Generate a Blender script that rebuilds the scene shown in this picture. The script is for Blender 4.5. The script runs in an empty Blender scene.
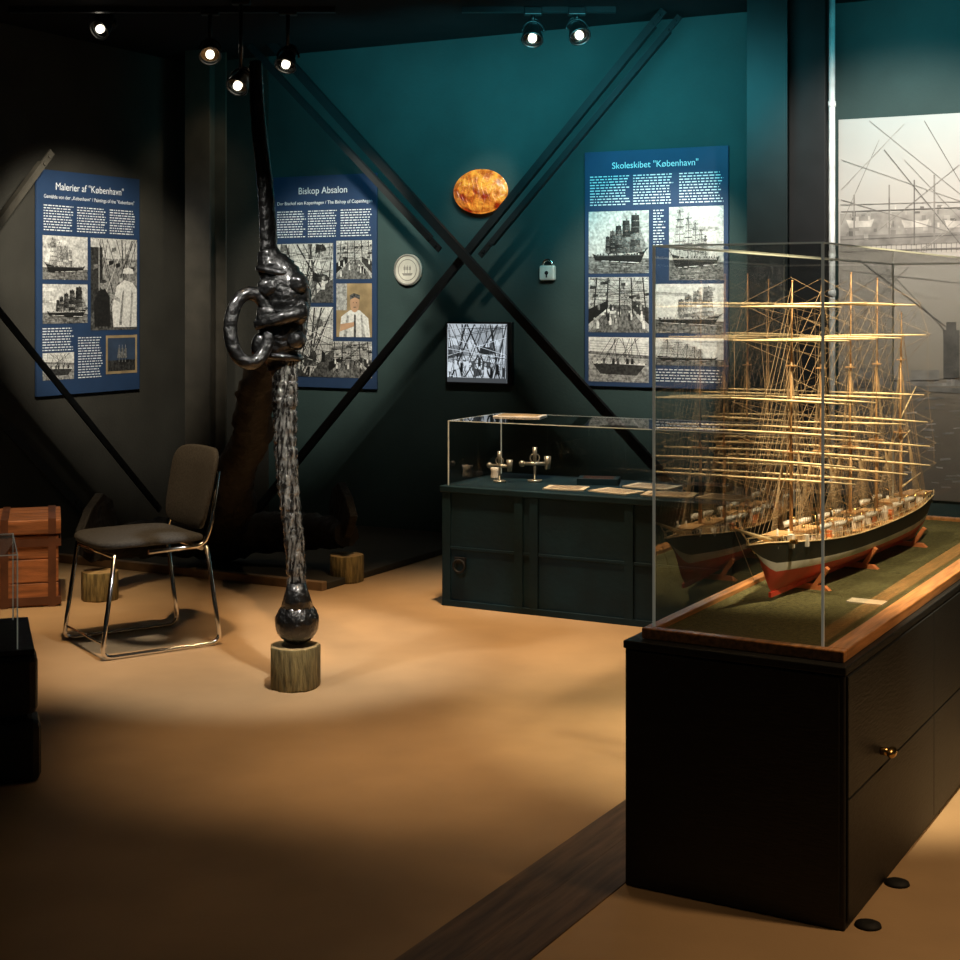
import bpy, math, random
from mathutils import Vector, Matrix
R = random.Random(7)
sc = bpy.context.scene
COL = sc.collection
F = 1500.0; CH = 1.48
try:
    sc.view_settings.view_transform = 'Standard'
except Exception: pass

# ---------------------------------------------------------------- materials
def pmat(name, col, rough=0.6, metal=0.0, var=0.25, scale=8.0, bump=0.0, bscale=40.0, emit=None, estr=0.0, col2=None, stretch=None, coat=0.0, crough=.08, ramp=(.35,.65), det=6, spec=None):
    m = bpy.data.materials.new(name); m.use_nodes = True
    nt = m.node_tree; b = nt.nodes['Principled BSDF']
    b.inputs['Roughness'].default_value = rough
    b.inputs['Metallic'].default_value = metal
    if spec is not None: b.inputs['Specular IOR Level'].default_value = spec
    if coat: b.inputs['Coat Weight'].default_value = coat; b.inputs['Coat Roughness'].default_value = crough
    tc = nt.nodes.new('ShaderNodeTexCoord'); mp = nt.nodes.new('ShaderNodeMapping')
    nt.links.new(tc.outputs['Object'], mp.inputs['Vector'])
    if stretch: mp.inputs['Scale'].default_value = stretch
    no = nt.nodes.new('ShaderNodeTexNoise'); no.inputs['Scale'].default_value = scale; no.inputs['Detail'].default_value = det
    nt.links.new(mp.outputs[0], no.inputs['Vector'])
    cr = nt.nodes.new('ShaderNodeValToRGB')
    c = Vector(col); d = Vector(col2) if col2 else c*(1+var)
    e = c if col2 else c*(1-var)
    cr.color_ramp.elements[0].position = ramp[0]; cr.color_ramp.elements[1].position = ramp[1]
    cr.color_ramp.elements[0].color = (*e, 1); cr.color_ramp.elements[1].color = (*d, 1)
    nt.links.new(no.outputs['Fac'], cr.inputs[0]); nt.links.new(cr.outputs[0], b.inputs['Base Color'])
    if bump:
        n2 = nt.nodes.new('ShaderNodeTexNoise'); n2.inputs['Scale'].default_value = bscale; n2.inputs['Detail'].default_value = 4
        nt.links.new(mp.outputs[0], n2.inputs['Vector'])
        bp = nt.nodes.new('ShaderNodeBump'); bp.inputs['Strength'].default_value = bump; bp.inputs['Distance'].default_value = .02
        nt.links.new(n2.outputs['Fac'], bp.inputs['Height']); nt.links.new(bp.outputs[0], b.inputs['Normal'])
    if emit:
        b.inputs['Emission Color'].default_value = (*emit, 1); b.inputs['Emission Strength'].default_value = estr
        if estr>.19 and col2: nt.links.new(cr.outputs[0], b.inputs['Emission Color'])
    return m
def glassmat(name, tint=(.97,.98,.97), base=.05, pw=.62, ex=2.6):
    m = bpy.data.materials.new(name); m.use_nodes = True
    nt = m.node_tree; nt.nodes.clear()
    out = nt.nodes.new('ShaderNodeOutputMaterial'); mx = nt.nodes.new('ShaderNodeMixShader')
    tr = nt.nodes.new('ShaderNodeBsdfTransparent'); tr.inputs[0].default_value = (*tint, 1)
    gl = nt.nodes.new('ShaderNodeBsdfGlossy'); gl.inputs['Roughness'].default_value = .012
    lw = nt.nodes.new('ShaderNodeLayerWeight'); lw.inputs[0].default_value = .5
    p = nt.nodes.new('ShaderNodeMath'); p.operation = 'POWER'; p.inputs[1].default_value = ex
    a = nt.nodes.new('ShaderNodeMath'); a.operation = 'MULTIPLY_ADD'; a.inputs[1].default_value = pw; a.inputs[2].default_value = base
    nt.links.new(lw.outputs['Facing'], p.inputs[0]); nt.links.new(p.outputs[0], a.inputs[0]); nt.links.new(a.outputs[0], mx.inputs[0])
    nt.links.new(tr.outputs[0], mx.inputs[1]); nt.links.new(gl.outputs[0], mx.inputs[2]); nt.links.new(mx.outputs[0], out.inputs[0])
    return m

M_wallteal = pmat('slate_teal_wall_paint', (.030,.056,.055), .8, var=.10, scale=3, bump=.08, bscale=60, spec=.3)
M_walldark = pmat('charcoal_wall_paint', (.034,.032,.026), .8, var=.15, scale=3, bump=.1, bscale=60, spec=.3)
M_ceil = pmat('black_ceiling', (.006,.006,.007), .9, spec=.2)
M_floor = pmat('tan_floor', (.42,.285,.155), .62, var=.10, scale=2.2, bump=.06, bscale=180)
M_board = pmat('floor_board', (.125,.080,.046), .5, var=.45, scale=3, stretch=(12,1,1), bump=.1, bscale=20)
M_steel = pmat('painted_steel', (.008,.009,.010), .7, metal=0, var=.2, spec=.3)
M_steellit = pmat('lit_steel', (.050,.044,.034), .5, metal=.1, var=.2)  # lighter copy of the steel, its highlight put into the colour
M_steelg = pmat('greenish_steel', (.006,.012,.013), .5, metal=0, var=.2)
M_pipe = pmat('pale_pipe', (.85,.9,.9), .3, metal=.2)
M_iron = pmat('black_iron', (.005,.005,.005), .42, metal=.0, var=.5, scale=20, bump=.9, bscale=26, coat=1.0, crough=.13)
M_ironr = pmat('rough_black_iron', (.004,.0035,.003), .7, metal=.0, var=.5, scale=12, bump=1.0, bscale=14, spec=.22)
M_ironglint = pmat('iron_painted_glints', (.03,.027,.024), .22, metal=.45, col2=(.62,.60,.54), scale=46, bump=1.0, bscale=44, stretch=(1.7,1.7,.35), ramp=(.44,.72), coat=1.0, crough=.10)  # bright streaks in the colour are painted silvery highlights on dark iron
M_stump = pmat('stump_bark', (.19,.15,.06), .8, var=.5, scale=10, stretch=(6,6,1), bump=.6, bscale=20)
M_stumptop = pmat('stump_cut', (.40,.28,.13), .8, var=.3, scale=14)
M_chrome = pmat('chrome', (.7,.68,.64), .16, metal=1, var=.05)
M_fab = pmat('grey_fabric', (.050,.052,.052), .95, var=.3, scale=120, bump=.4, bscale=300)
M_plinth = pmat('black_plinth', (.0065,.0080,.009), .55, var=.3, scale=5, stretch=(1,1,6), bump=.12, bscale=30)
M_casep = pmat('blue_black_case_paint', (.003,.019,.030), .6, var=.25, scale=5, bump=.10, spec=.22)
M_rim = pmat('orange_brown_wood', (.50,.22,.075), .38, var=.35, scale=6, stretch=(14,1,14), bump=.08, coat=.3)
M_mat = pmat('green_mat', (.095,.088,.03), .95, var=.35, scale=90, bump=.4, bscale=200)
M_chest = pmat('chest_wood', (.34,.13,.05), .5, var=.45, scale=4, stretch=(1,9,9), bump=.2)
M_chestb = pmat('chest_band', (.11,.04,.02), .5, var=.3)
M_glass = glassmat('glass')
M_glassb = glassmat('case_glass', base=.04, pw=.6)
M_edge = pmat('glass_edge', (.60,.66,.58), .2, var=.05, emit=(.8,.8,.65), estr=.08)  # slight emission paints the bright glint along the pane edges
M_brass = pmat('brass', (.65,.42,.15), .25, metal=1, var=.15)
M_white = pmat('white_paint', (.8,.76,.68), .5, var=.08)
M_poster = pmat('poster_navy', (.016,.042,.105), .6, var=.06)
M_text = pmat('poster_text', (.80,.84,.88), .6, var=.02)
M_black = pmat('black_plastic', (.010,.010,.011), .35)
M_lens = pmat('lamp_lens', (.9,.85,.7), .2, emit=(1,.92,.74), estr=3.2)
M_lamp = pmat('lamp_metal', (.10,.105,.105), .28, metal=.9, var=.2, scale=10)
M_cream = pmat('cream_spar', (.90,.72,.42), .45, var=.15, scale=30)
M_mast = pmat('mast_wood', (.55,.32,.14), .45, var=.2, scale=30)
M_hullb = pmat('hull_dark', (.004,.008,.007), .55)
M_hullw = pmat('hull_stripe', (.62,.62,.56), .5)
M_hullr = pmat('hull_red', (.62,.05,.025), .45)
M_deck = pmat('ship_deck', (.75,.45,.20), .5, var=.3, scale=60, stretch=(1,8,1))
M_rig = pmat('rigging_line', (.42,.30,.17), .8)
M_redw = pmat('cradle_wood', (.75,.26,.10), .4)
M_amber = pmat('amber_glaze', (.35,.02,.002), .12, scale=16, bump=1.0, bscale=30, coat=1.0, col2=(1.0,.30,.035), ramp=(.36,.60), emit=(1,.20,.02), estr=.5)  # emission put into the glaze so the dish seems lit from within
M_paper = pmat('old_paper', (.62,.54,.40), .8, var=.12)
TONE = [pmat('photo_tone_%s' % n, (g,g*.99,g*.95), .55, var=vv, scale=70, det=12) for n, g, vv in
        zip('abcdefgh', [.010,.03,.08,.15,.26,.40,.55,.74],[.6,.8,.8,.7,.6,.45,.32,.2])]
M_skin = pmat('print_skin', (.55,.33,.2), .6); M_sepia = pmat('print_sepia', (.35,.25,.13), .6, var=.3)
M_navy = pmat('print_navy', (.03,.05,.09), .6)
PAL = TONE + [M_skin, M_sepia, M_navy]

# ---------------------------------------------------------------- mesh builder
class MB:
    def __init__(s): s.v=[]; s.f=[]; s.m=[]; s.s=[]; s.flatall=False
    def face(s, idx, m=0, sm=False): s.f.append(idx); s.m.append(m); s.s.append(sm and not s.flatall)
    def box(s, c, sz, rot=None, m=0):
        b=len(s.v); c=Vector(c)
        for x,y,z in [(-1,-1,-1),(1,-1,-1),(1,1,-1),(-1,1,-1),(-1,-1,1),(1,-1,1),(1,1,1),(-1,1,1)]:
            p=Vector((x*sz[0]/2,y*sz[1]/2,z*sz[2]/2))
            if rot: p=rot@p
            s.v.append(c+p)
        for f in [(0,3,2,1),(4,5,6,7),(0,1,5,4),(1,2,6,5),(2,3,7,6),(3,0,4,7)]: s.face([b+i for i in f],m)
        return s
    def b2(s, p0, p1, m=0):
        p0=Vector(p0);p1=Vector(p1); return s.box((p0+p1)/2, (abs(p1.x-p0.x),abs(p1.y-p0.y),abs(p1.z-p0.z)), m=m)
    def rings(s, rings, m=0, caps=True, sm=True, cm=None):
        b=len(s.v); n=len(rings[0])
        for r in rings: s.v += [Vector(p) for p in r]
        for i in range(len(rings)-1):
            for j in range(n):
                k=(j+1)%n
                s.face([b+i*n+j,b+i*n+k,b+(i+1)*n+k,b+(i+1)*n+j], m, sm)
        if caps:
            s.face([b+j for j in range(n)][::-1], m if cm is None else cm); s.face([b+(len(rings)-1)*n+j for j in range(n)], m if cm is None else cm)
        return s
    def cyl(s, p0, p1, r0, r1=None, n=12, m=0, caps=True, cm=None):
        return s.prof([p0,p1],[r0,r0 if r1 is None else r1],n,m,caps,cm)
    def prof(s, pts, rads, n=12, m=0, caps=True, cm=None, flat=1.0, jit=0):
        pts=[Vector(p) for p in pts]
        rs=[]; prev=None
        for i,p in enumerate(pts):
            t=(pts[min(i+1,len(pts)-1)]-pts[max(i-1,0)])
            if t.length<1e-9: t=Vector((0,0,1))
            t.normalize()
            if prev is None:
                a=Vector((1,0,0)) if abs(t.x)<.9 else Vector((0,1,0))
                u=t.cross(a).normalized()
            else: u=(prev-t*prev.dot(t)).normalized()
            w=t.cross(u); prev=u
            ring=[]
            for j in range(n):
                k=rads[i]*(1+(R.uniform(-jit,jit) if jit else 0))
                ring.append(p+u*math.cos(6.2832*j/n)*k*flat+w*math.sin(6.2832*j/n)*k)
            rs.append(ring)
        return s.rings(rs,m,caps,True,cm)
    def sph(s, c, r, n=14, m=0, jit=0, rot=None, pw=1.0):
        if not hasattr(r,'__len__'): r=(r,r,r)
        c=Vector(c); rs=[]
        h=n//2+1
        sg=lambda v: math.copysign(abs(v)**pw,v)
        for i in range(h+1):
            a=math.pi*(i/h*.98+.01)
            ring=[]
            for j in range(n):
                q=6.2832*j/n; k=1+R.uniform(-jit,jit)
                v=Vector((sg(math.sin(a))*sg(math.cos(q))*r[0]*k,sg(math.sin(a))*sg(math.sin(q))*r[1]*k,-sg(math.cos(a))*r[2]*k))
                if rot: v=rot@v
                ring.append(c+v)
            rs.append(ring)
        return s.rings(rs,m,True,True)
    def torus(s, c, Rr, r, rot=None, n=28, k=8, m=0, a0=0, a1=6.28319, sx=1, sy=1, jit=0):
        c=Vector(c); closed=abs(a1-a0-6.28319)<.01
        pts=[]
        for i in range(n+(0 if closed else 1)):
            a=a0+(a1-a0)*i/n
            p=Vector((math.cos(a)*Rr*sx, math.sin(a)*Rr*sy, 0)); d=Vector((math.cos(a),math.sin(a),0))
            ring=[]
            for j in range(k):
                q=6.2832*j/k; r2=r*(1+(R.uniform(-jit,jit) if jit else 0))
                v=p+d*math.cos(q)*r2+Vector((0,0,math.sin(q)*r2))
                if rot: v=rot@v
                ring.append(c+v)
            pts.append(ring)
        if closed: pts.append(pts[0])
        return s.rings(pts,m,not closed,True)
    def poly(s, pts, m=0):
        b=len(s.v); s.v+=[Vector(p) for p in pts]; s.face(list(range(b,b+len(pts))),m); return s
def make(name, mb, mats, parent=None, loc=(0,0,0), rz=0.0, bevel=0, label=None, cat=None, kind=None, group=None):
    me=bpy.data.meshes.new(name); me.from_pydata([tuple(v) for v in mb.v],[],mb.f)
    if not isinstance(mats,(list,tuple)): mats=[mats]
    for m in mats: me.materials.append(m)
    for p,mi,sm in zip(me.polygons,mb.m,mb.s): p.material_index=mi; p.use_smooth=sm
    me.update()
    o=bpy.data.objects.new(name,me); COL.objects.link(o)
    o.location=loc; o.rotation_euler=(0,0,rz)
    if parent: o.parent=parent
    if bevel:
        b=o.modifiers.new('bev','BEVEL'); b.width=bevel; b.segments=2; b.limit_method='ANGLE'
    if label: o['label']=label
    if cat: o['category']=cat
    if kind: o['kind']=kind
    if group: o['group']=group
    return o
def root(name, loc, rz, label, cat, group=None):
    o=bpy.data.objects.new(name,None); COL.objects.link(o); o.empty_display_size=.1
    o.location=loc; o.rotation_euler=(0,0,rz); o['label']=label; o['category']=cat
    if group: o['group']=group
    return o
def fillet(pts, r, n=5):
    pts=[Vector(p) for p in pts]; out=[pts[0]]
    for i in range(1,len(pts)-1):
        a,b,c=pts[i-1],pts[i],pts[i+1]
        d1=(a-b); d2=(c-b); rr=min(r,d1.length*.45,d2.length*.45)
        p=b+d1.normalized()*rr; q=b+d2.normalized()*rr
        for k in range(n+1):
            t=k/n; out.append((1-t)**2*p+2*t*(1-t)*b+t*t*q)
    out.append(pts[-1]); return out
def textmesh(name, s, width, loc, parent, mat, align='CENTER'):
    cu=bpy.data.curves.new(name,'FONT'); cu.body=s; cu.align_x=align; cu.size=1
    t=bpy.data.objects.new(name+'_tmp',cu); COL.objects.link(t)
    bpy.context.view_layer.update()
    w=t.dimensions.x or 1
    dg=bpy.context.evaluated_depsgraph_get()
    me=bpy.data.meshes.new_from_object(t.evaluated_get(dg))
    bpy.data.objects.remove(t); k=width/w
    me.transform(Matrix.Rotation(math.pi/2,4,'X')@Matrix.Scale(k,4))
    me.materials.clear(); me.materials.append(mat)
    o=bpy.data.objects.new(name,me); COL.objects.link(o); o.location=loc; o.parent=parent
    return o

# ---------------------------------------------------------------- room frame
TH=math.radians(28)
A=Vector((math.sin(TH),math.cos(TH),0)); U=Vector((math.cos(TH),-math.sin(TH),0))
W0=Vector((.623,8.9,0)); CORN=W0-U*2.957
def hit(px,py,org,d):
    k=(px-480)/F; t=(k*org.y-org.x)/(d.x-k*d.y)
    p=org+d*t; return Vector((p.x,p.y,CH-(py-300)*p.y/F))
def backp(px,py,off=0): return hit(px,py,W0-A*off,U)
def leftp(px,py,off=0): return hit(px,py,CORN+U*off,A)
def at(px,py,d): return Vector(((px-480)*d/F,d,CH-(py-300)*d/F))
RB=-TH; RL=math.radians(62)
CEIL=3.1
f=MB(); f.b2((-8,-1.5,-.1),(7,13,0)); make('floor',f,M_floor,kind='structure')
f=MB(); f.b2((-8,-1.5,CEIL),(7,13,CEIL+.1)); make('ceiling',f,M_ceil,kind='structure')
f=MB(); f.b2((0,0,0),(9.0,.12,CEIL)); make('wall_back',f,M_wallteal,loc=CORN,rz=RB,kind='structure')
f=MB(); f.b2((-10.5,0,0),(.12,.12,CEIL)); make('wall_left',f,M_walldark,loc=CORN,rz=RL,kind='structure')
f=MB(); f.b2((0,-.012,0),(.66,0,CEIL)); make('trim_1',f,M_walldark,loc=CORN,rz=RB,kind='structure')
TP=math.radians(30); AP=Vector((math.sin(TP),math.cos(TP),0)); RP=-TP
f=MB()
f.b2((-.265,-1.6,0),(-.135,3.0,.004)); f.b2((-.134,-1.6,0),(-.004,3.0,.004))
make('trim_2',f,M_board,loc=(.3668,3.794,0),rz=RP,kind='structure')

# platform edge in the corner
pl=MB(); pl.b2((.1,-1.75,0),(2.3,-.02,.035)); 
make('display_platform',pl,M_walldark,loc=CORN,rz=RB,bevel=.004,label='low dark display platform under the old anchor',cat='platform')
pl=MB(); pl.b2((.1,-1.80,0),(2.3,-1.755,.045)); 
make('wooden_border_plank',pl,pmat('pale_plank',(.24,.16,.09),.6,var=.3),loc=CORN,rz=RB,bevel=.004,label='narrow pale wooden plank edging the display platform',cat='plank')

# columns
def column(loc, rz, w, label, mat):
    r=root('steel_column',loc,rz,label,'column')
    m=MB(); h=CEIL
    m.b2((-w/2,-.09,0),(w/2,-.075,h)); m.b2((-w/2,.075,0),(w/2,.09,h)); m.b2((-.012,-.075,0),(.012,.075,h))
    make('beam_profile',m,mat,r)
    m=MB(); m.b2((-w/2-.04,-.13,0),(w/2+.04,.13,.02))
    for sx in (-1,1):
        for sy in (-1,1): m.cyl((sx*(w/2+.015),sy*.105,.02),(sx*(w/2+.015),sy*.105,.04),.012,n=6)
    make('base_plate',m,mat,r)
pa=backp(206,300,.35); column((pa.x,pa.y,0),RB,.2,'dark steel column at the corner beside the posters',M_steellit)
pb=backp(772,300,.30); column((pb.x,pb.y,0),RB,.22,'dark green steel column in front of the teal wall',M_steelg)
pc=backp(812,300,.16); m=MB(); m.b2((-.1,-.1,0),(.1,.1,CEIL)); make('square_column',m,M_steel,loc=(pc.x,pc.y,0),rz=RB,bevel=.006,label='dark square column next to the wall mural',cat='column')
pp=backp(832,300,.28); m=MB(); m.cyl((0,0,0),(0,0,CEIL),.017); 
for z in (.5,1.5,2.5): m.cyl((0,0,z),(0,0,z+.03),.021)
make('vertical_pipe',m,M_pipe,loc=(pp.x,pp.y,0),label='slim pale metal pipe running up beside the column',cat='pipe')

# cross braces : slim flat bars with bolted ends
def brace(p,q,w,label,mat=M_steel,n=A):
    d=(q-p); L=d.length; t=d.normalized(); s=t.cross(n).normalized(); nn=s.cross(t)
    rot=Matrix((s,nn,t)).transposed()
    m=MB(); m.b2((-w/2,-.006,0),(w/2,.006,L)); m.b2((w/2-.006,.006,.1),(w/2,.03,L-.1))
    for z in (.04,.10,L-.10,L-.04): m.cyl((0,-.006,z),(0,-.016,z),.011,n=6)
    o=make('cross_brace',m,mat,label=label,cat='steel brace')
    o.matrix_world=Matrix.Translation(p)@rot.to_4x4()
LB='slim dark steel bar brace crossing before the teal wall'
brace(backp(262,33,.40),backp(752,575,.40),.052,LB)
brace(backp(240,36,.46),backp(440,250,.46),.036,'added slim dark bar standing in for the brace shadow')  # extra bar built in place of the brace's shadow on the wall
brace(backp(664,10,.33),backp(240,530,.33),.045,LB)
brace(backp(680,16,.30),backp(480,256,.30),.034,'added slim dark bar standing in for the brace shadow')  # shadow of the other diagonal, built as an added bar
brace(leftp(-60,305,.3)*1.0,leftp(52,152,.3),.042,'slim dark steel bar rising before the charcoal wall',mat=M_steellit,n=-U)  # lighter steel colour stands in for highlights along this bar
brace(leftp(-22,285,.3),leftp(160,510,.3),.040,'slim dark steel bar sloping down to the anchor corner',n=-U)
brace(leftp(-22,396,.5),leftp(85,512,.5),.055,'low dark steel bar ending near the wooden chest',n=-U)

# ---------------------------------------------------------------- flat art
def quadline(p,q,w):
    p=Vector((p[0],p[1]));q=Vector((q[0],q[1])); d=(q-p); 
    if d.length<1e-6: return [p,p,q,q]
    n=Vector((-d.y,d.x)).normalized()*w/2
    return [p-n,q-n,q+n,p+n]
def ell(cx,cy,rx,ry,n=14): return [(cx+rx*math.cos(6.2832*i/n),cy+ry*math.sin(6.2832*i/n)) for i in range(n)]
def art(kind,seed):
    r=random.Random(seed); o=[]
    def P(pts,t): o.append((pts,t))
    def rect(x0,y0,x1,y1,t): P([(x0,y0),(x1,y0),(x1,y1),(x0,y1)],t)
    def ln(p,q,w,t): P(quadline(p,q,w),t)
    if kind in('ship','sail','portside'):
        sky=r.choice([6,6,7]); rect(0,0,1,1,sky)
        for i in range(7): P(ell(r.random(),.55+r.random()*.4,.1+r.random()*.2,.03+r.random()*.05,16),r.choice([5,6,7]))
        h=.24; rect(0,0,1,h,3); P([(0,h),(.3,h),(.2,h+.03),(0,h+.04)],3)
        for i in range(70):
            x=r.random()*.95; y=r.random()*(h-.015); ln((x,y),(min(1,x+.03+r.random()*.12),y+r.uniform(-.004,.008)),.004+r.random()*.007,r.choice([1,2,4,5,5]))
        flip=r.random()<.5
        X=(lambda x:1-x) if flip else (lambda x:x)
        def PP(pts,t): P([(X(a),b) for a,b in pts],t)
        n=5 if kind!='sail' else 4
        for i in range(n-1,-1,-1):
            s=1-.13*i; x=.20+i*.165-.012*i*i; base=h+.04; top=base+(.68)*s
            PP(quadline((x,h),(x+.01,top),.010),0)
            rows=6; lean=.02*s
            for k in range(rows):
                f0=.08+.88*k/rows; y=base+.68*s*f0; rh=.68*s*.86/rows*.95
                wd=(.105-.0075*k)*s*r.uniform(.93,1.04); wu=wd*.92; b_=.014*s; xo=x+lean*k/rows
                if kind=='portside' :
                    PP(quadline((xo-wd,y+rh),(xo+wd,y+rh+.004),.007),0)
                    PP(quadline((xo-wd*.85,y+rh-.007),(xo+wd*.85,y+rh-.004),.009),r.choice([3,4,5]))
                    for q in (-1,1): PP(quadline((xo+q*wd,y+rh),(x,y+rh*1.9),.0025),1)
                else:
                    tl=r.choice([4,7,5,6,5]) if kind=='sail' else r.choice([1,3,2,2,1,4])
                    PP([(xo-wd,y),(xo-wd*.3,y+b_),(xo+wd*.35,y+b_),(xo+wd,y),(xo+wu,y+rh),(xo-wu,y+rh)],tl)
                    PP([(xo+wd*.1,y+b_),(xo+wd,y),(xo+wu,y+rh),(xo+wu*.25,y+rh)],max(0,tl-1))
                    for q in range(4): PP(quadline((xo-wd*.8+q*wd*.5,y+b_),(xo-wd*.75+q*wd*.48,y+rh),.003),max(0,tl-1))
                    PP(quadline((xo-wd,y+rh),(xo+wd,y+rh+.002),.006),0)
            for q in(.07,.12,.17): PP(quadline((x,top),(x+q*s,h+.06),.003),1); PP(quadline((x,top),(x-q*s,h+.07),.003),1)
        if kind!='portside':
            for q in(0,.05): PP([(.02+q,h+.15+q*.6),(.155,h+.52-q),(.13,h+.14+q)],4 if kind=='ship' else 7)
        PP([(.05,h+.115),(.13,h-.07),(.30,h-.085),(.88,h-.02),(.93,h+.085),(.86,h+.055),(.5,h+.05),(.25,h+.075)],0)
        PP([(.09,h+.045),(.89,h+.035),(.88,h+.05),(.085,h+.06)],5 if r.random()<.6 else 2)
        for i in range(16): x=.15+i*.045; PP([(x,h+.055),(x+.02,h+.055),(x+.018,h+.075+r.random()*.02),(x,h+.08)],r.choice([0,1,6]))
        PP(quadline((.06,h+.11),(.005,h+.17),.010),0)
        for i in range(14): 
            x=.15+r.random()*.7; PP(ell(x,h-.075+ (x-.1)*.06,.04,.006,8),7)
    elif kind in('rig','screen'):
        rect(0,0,1,1,6)
        for i in range(10): P(ell(r.random(),r.random(),.1+r.random()*.2,.08+r.random()*.1,14),r.choice([5,6,7]))
        for i in range(14):
            x=r.random()*.8; y=r.random()*.85; w=.08+r.random()*.2; P([(x,y),(x+w,y+.05),(x+w*.8,y+.14),(x+.02,y+.16)],r.choice([1,2,3,4,7]))
        for i in range(30 if kind=='rig' else 44):
            a_=r.random(); ln((a_,0.01),(a_+r.uniform(-.6,.6),.99),r.choice([.005,.008,.012,.024]),r.choice([0,0,1,2]))
        for i in range(14):
            y=r.random()*.9+.03; ln((.01,y),(.99,y+r.uniform(-.35,.35)),.008,r.choice([0,1,2,7]))
        if kind=='rig':
            P([(0,0),(.6,0),(.4,.12),(0,.35)],1); P([(.6,0),(1,0),(1,.4),(.85,.3)],2)
            for i in range(6): x=.05+i*.15; q=r.random()*.4; P([(x,.15+q),(x+.06,.15+q),(x+.07,.28+q),(x+.01,.32+q)],r.choice([0,7,1])); P(ell(x+.04,.345+q,.025,.03,8),5)
        else:
            rect(0,0,1,.08,2)
            for i in range(10): x=.02+i*.1; y=.03+r.random()*.25; P([(x,y),(x+.05,y),(x+.05,y+.15),(x+.005,y+.17)],r.choice([1,7,2,0])); P(ell(x+.027,y+.2,.02,.03,8),5)
    elif kind=='deck':
        rect(0,0,1,1,5); rect(0,.5,1,1,6)
        P([(0,0),(1,0),(.66,.5),(.38,.5)],3)
        for i in range(9): ln((i/8,0.005),(.39+i*.03,.5),.009,r.choice([1,2,4]))
        for i in range(34):
            x=r.random(); y=.3+r.random()*.6; w=.03+r.random()*.1; P([(x,y),(x+w,y+.01),(x+w*.9,y+.06),(x,y+.05)],r.choice([0,1,2,3,7,7]))
        for i in range(5): ln((.08+i*.22,.28),(.14+i*.19,.99),.022,0)
        for i in range(20):
            y=.5+r.random()*.48; ln((.02,y),(.98,y+r.uniform(-.15,.15)),.006,r.choice([0,1,2]))
        for i in range(18): ln((r.random(),.45),(r.random(),.99),.005,r.choice([0,1]))
        P([(0,.15),(.33,.45),(.33,.58),(0,.42)],0); P([(1,.15),(.72,.45),(.72,.58),(1,.45)],1)
        for i in range(16):
            x=.03+r.random()*.9; y=.06+r.random()*.35; s=.6+.5*(.4-y); P([(x,y),(x+.055*s,y),(x+.06*s,y+.13*s),(x+.04*s,y+.2*s),(x+.015*s,y+.2*s),(x-.004,y+.13*s)],r.choice([0,7,1,4])); P(ell(x+.028*s,y+.23*s,.02*s,.032*s,8),r.choice([5,6]))
    elif kind=='people':
        rect(0,0,1,1,4); rect(0,0,1,.2,2); rect(0,.78,1,1,6); rect(.0,.2,.25,.9,1)
        for i in range(18): ln((r.random(),.2),(r.random(),.99),.012,r.choice([0,1,6]))
        for i in range(16): x=r.random()*.9; y=.2+r.random()*.7; P([(x,y),(x+.1,y+.02),(x+.09,y+.06),(x,y+.05)],r.choice([0,2,3,5]))
        P([(.48,.03),(.99,.03),(.99,.45),(.9,.52),(.72,.55),(.55,.48),(.45,.25)],7); P([(.6,.05),(.66,.05),(.71,.45),(.67,.4)],4); P([(.83,.04),(.87,.04),(.91,.4),(.87,.45)],5)
        P(ell(.8,.595,.085,.05,14),4); P([(.68,.62),(.92,.62),(.9,.67),(.8,.69),(.7,.67)],7)
        P([(.08,.04),(.42,.04),(.40,.36),(.3,.45),(.16,.43),(.06,.3)],0); P(ell(.26,.49,.07,.045,14),4); P(ell(.26,.53,.08,.02,12),1)
        P([(.4,.36),(.62,.30),(.63,.34),(.42,.40)],5)
    elif kind=='portrait':
        rect(0,0,1,1,9); rect(0,.5,.3,1,5); P([(.08,0),(.95,0),(.9,.35),(.66,.5),(.38,.5),(.14,.38)],7)
        P([(.2,0),(.3,0),(.36,.4),(.3,.4)],5); P([(.72,0),(.82,0),(.72,.42),(.68,.42)],5)
        P([(.49,.0),(.56,0),(.55,.42),(.50,.42)],2); P(ell(.52,.62,.13,.16,18),8); P([(.39,.70),(.38,.78),(.5,.82),(.67,.78),(.66,.70),(.52,.74)],2); P(ell(.48,.64,.014,.010,8),1); P(ell(.57,.64,.014,.010,8),1); P([(.48,.55),(.57,.55),(.55,.565),(.49,.565)],2); P([(.1,.1),(.5,.2),(.5,.28),(.12,.24)],8)
    elif kind=='painting':
        rect(0,0,1,1,9); rect(.06,.07,.94,.93,10); rect(.06,.07,.94,.35,1); P([(.3,.35),(.4,.28),(.7,.28),(.76,.36)],0)
        for x in (.42,.52,.62): ln((x,.3),(x,.75),.012,4); P([(x-.06,.4),(x+.05,.4),(x+.03,.66),(x-.03,.66)],3)
    elif kind=='boats':
        rect(0,0,1,1,5); rect(0,.6,1,1,7); rect(0,0,1,.3,4)
        for i in range(24): x=r.random()*.9; y=r.random()*.25; ln((x,y),(x+.1,y),.008,r.choice([2,3,5,6]))
        P([(0,.62),(1,.52),(1,.60),(0,.68)],3)
        P([(.05,.45),(.2,.18),(.8,.15),(.97,.42)],1); P([(.08,.42),(.95,.38),(.93,.43),(.08,.47)],7)
        for i in range(14): ln((.12+i*.06,.42),(.05+r.random()*.9,.98),.009,r.choice([0,1,2]))
        for i in range(11): x=.08+i*.078; P([(x,.4),(x+.05,.4),(x+.045,.53),(x+.005,.53)],r.choice([0,2,6])); P(ell(x+.025,.565,.018,.03,8),r.choice([4,6]))
        for i in range(8): ln((.02,.5+i*.06),(.98,.5+i*.05),.006,2)
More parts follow.
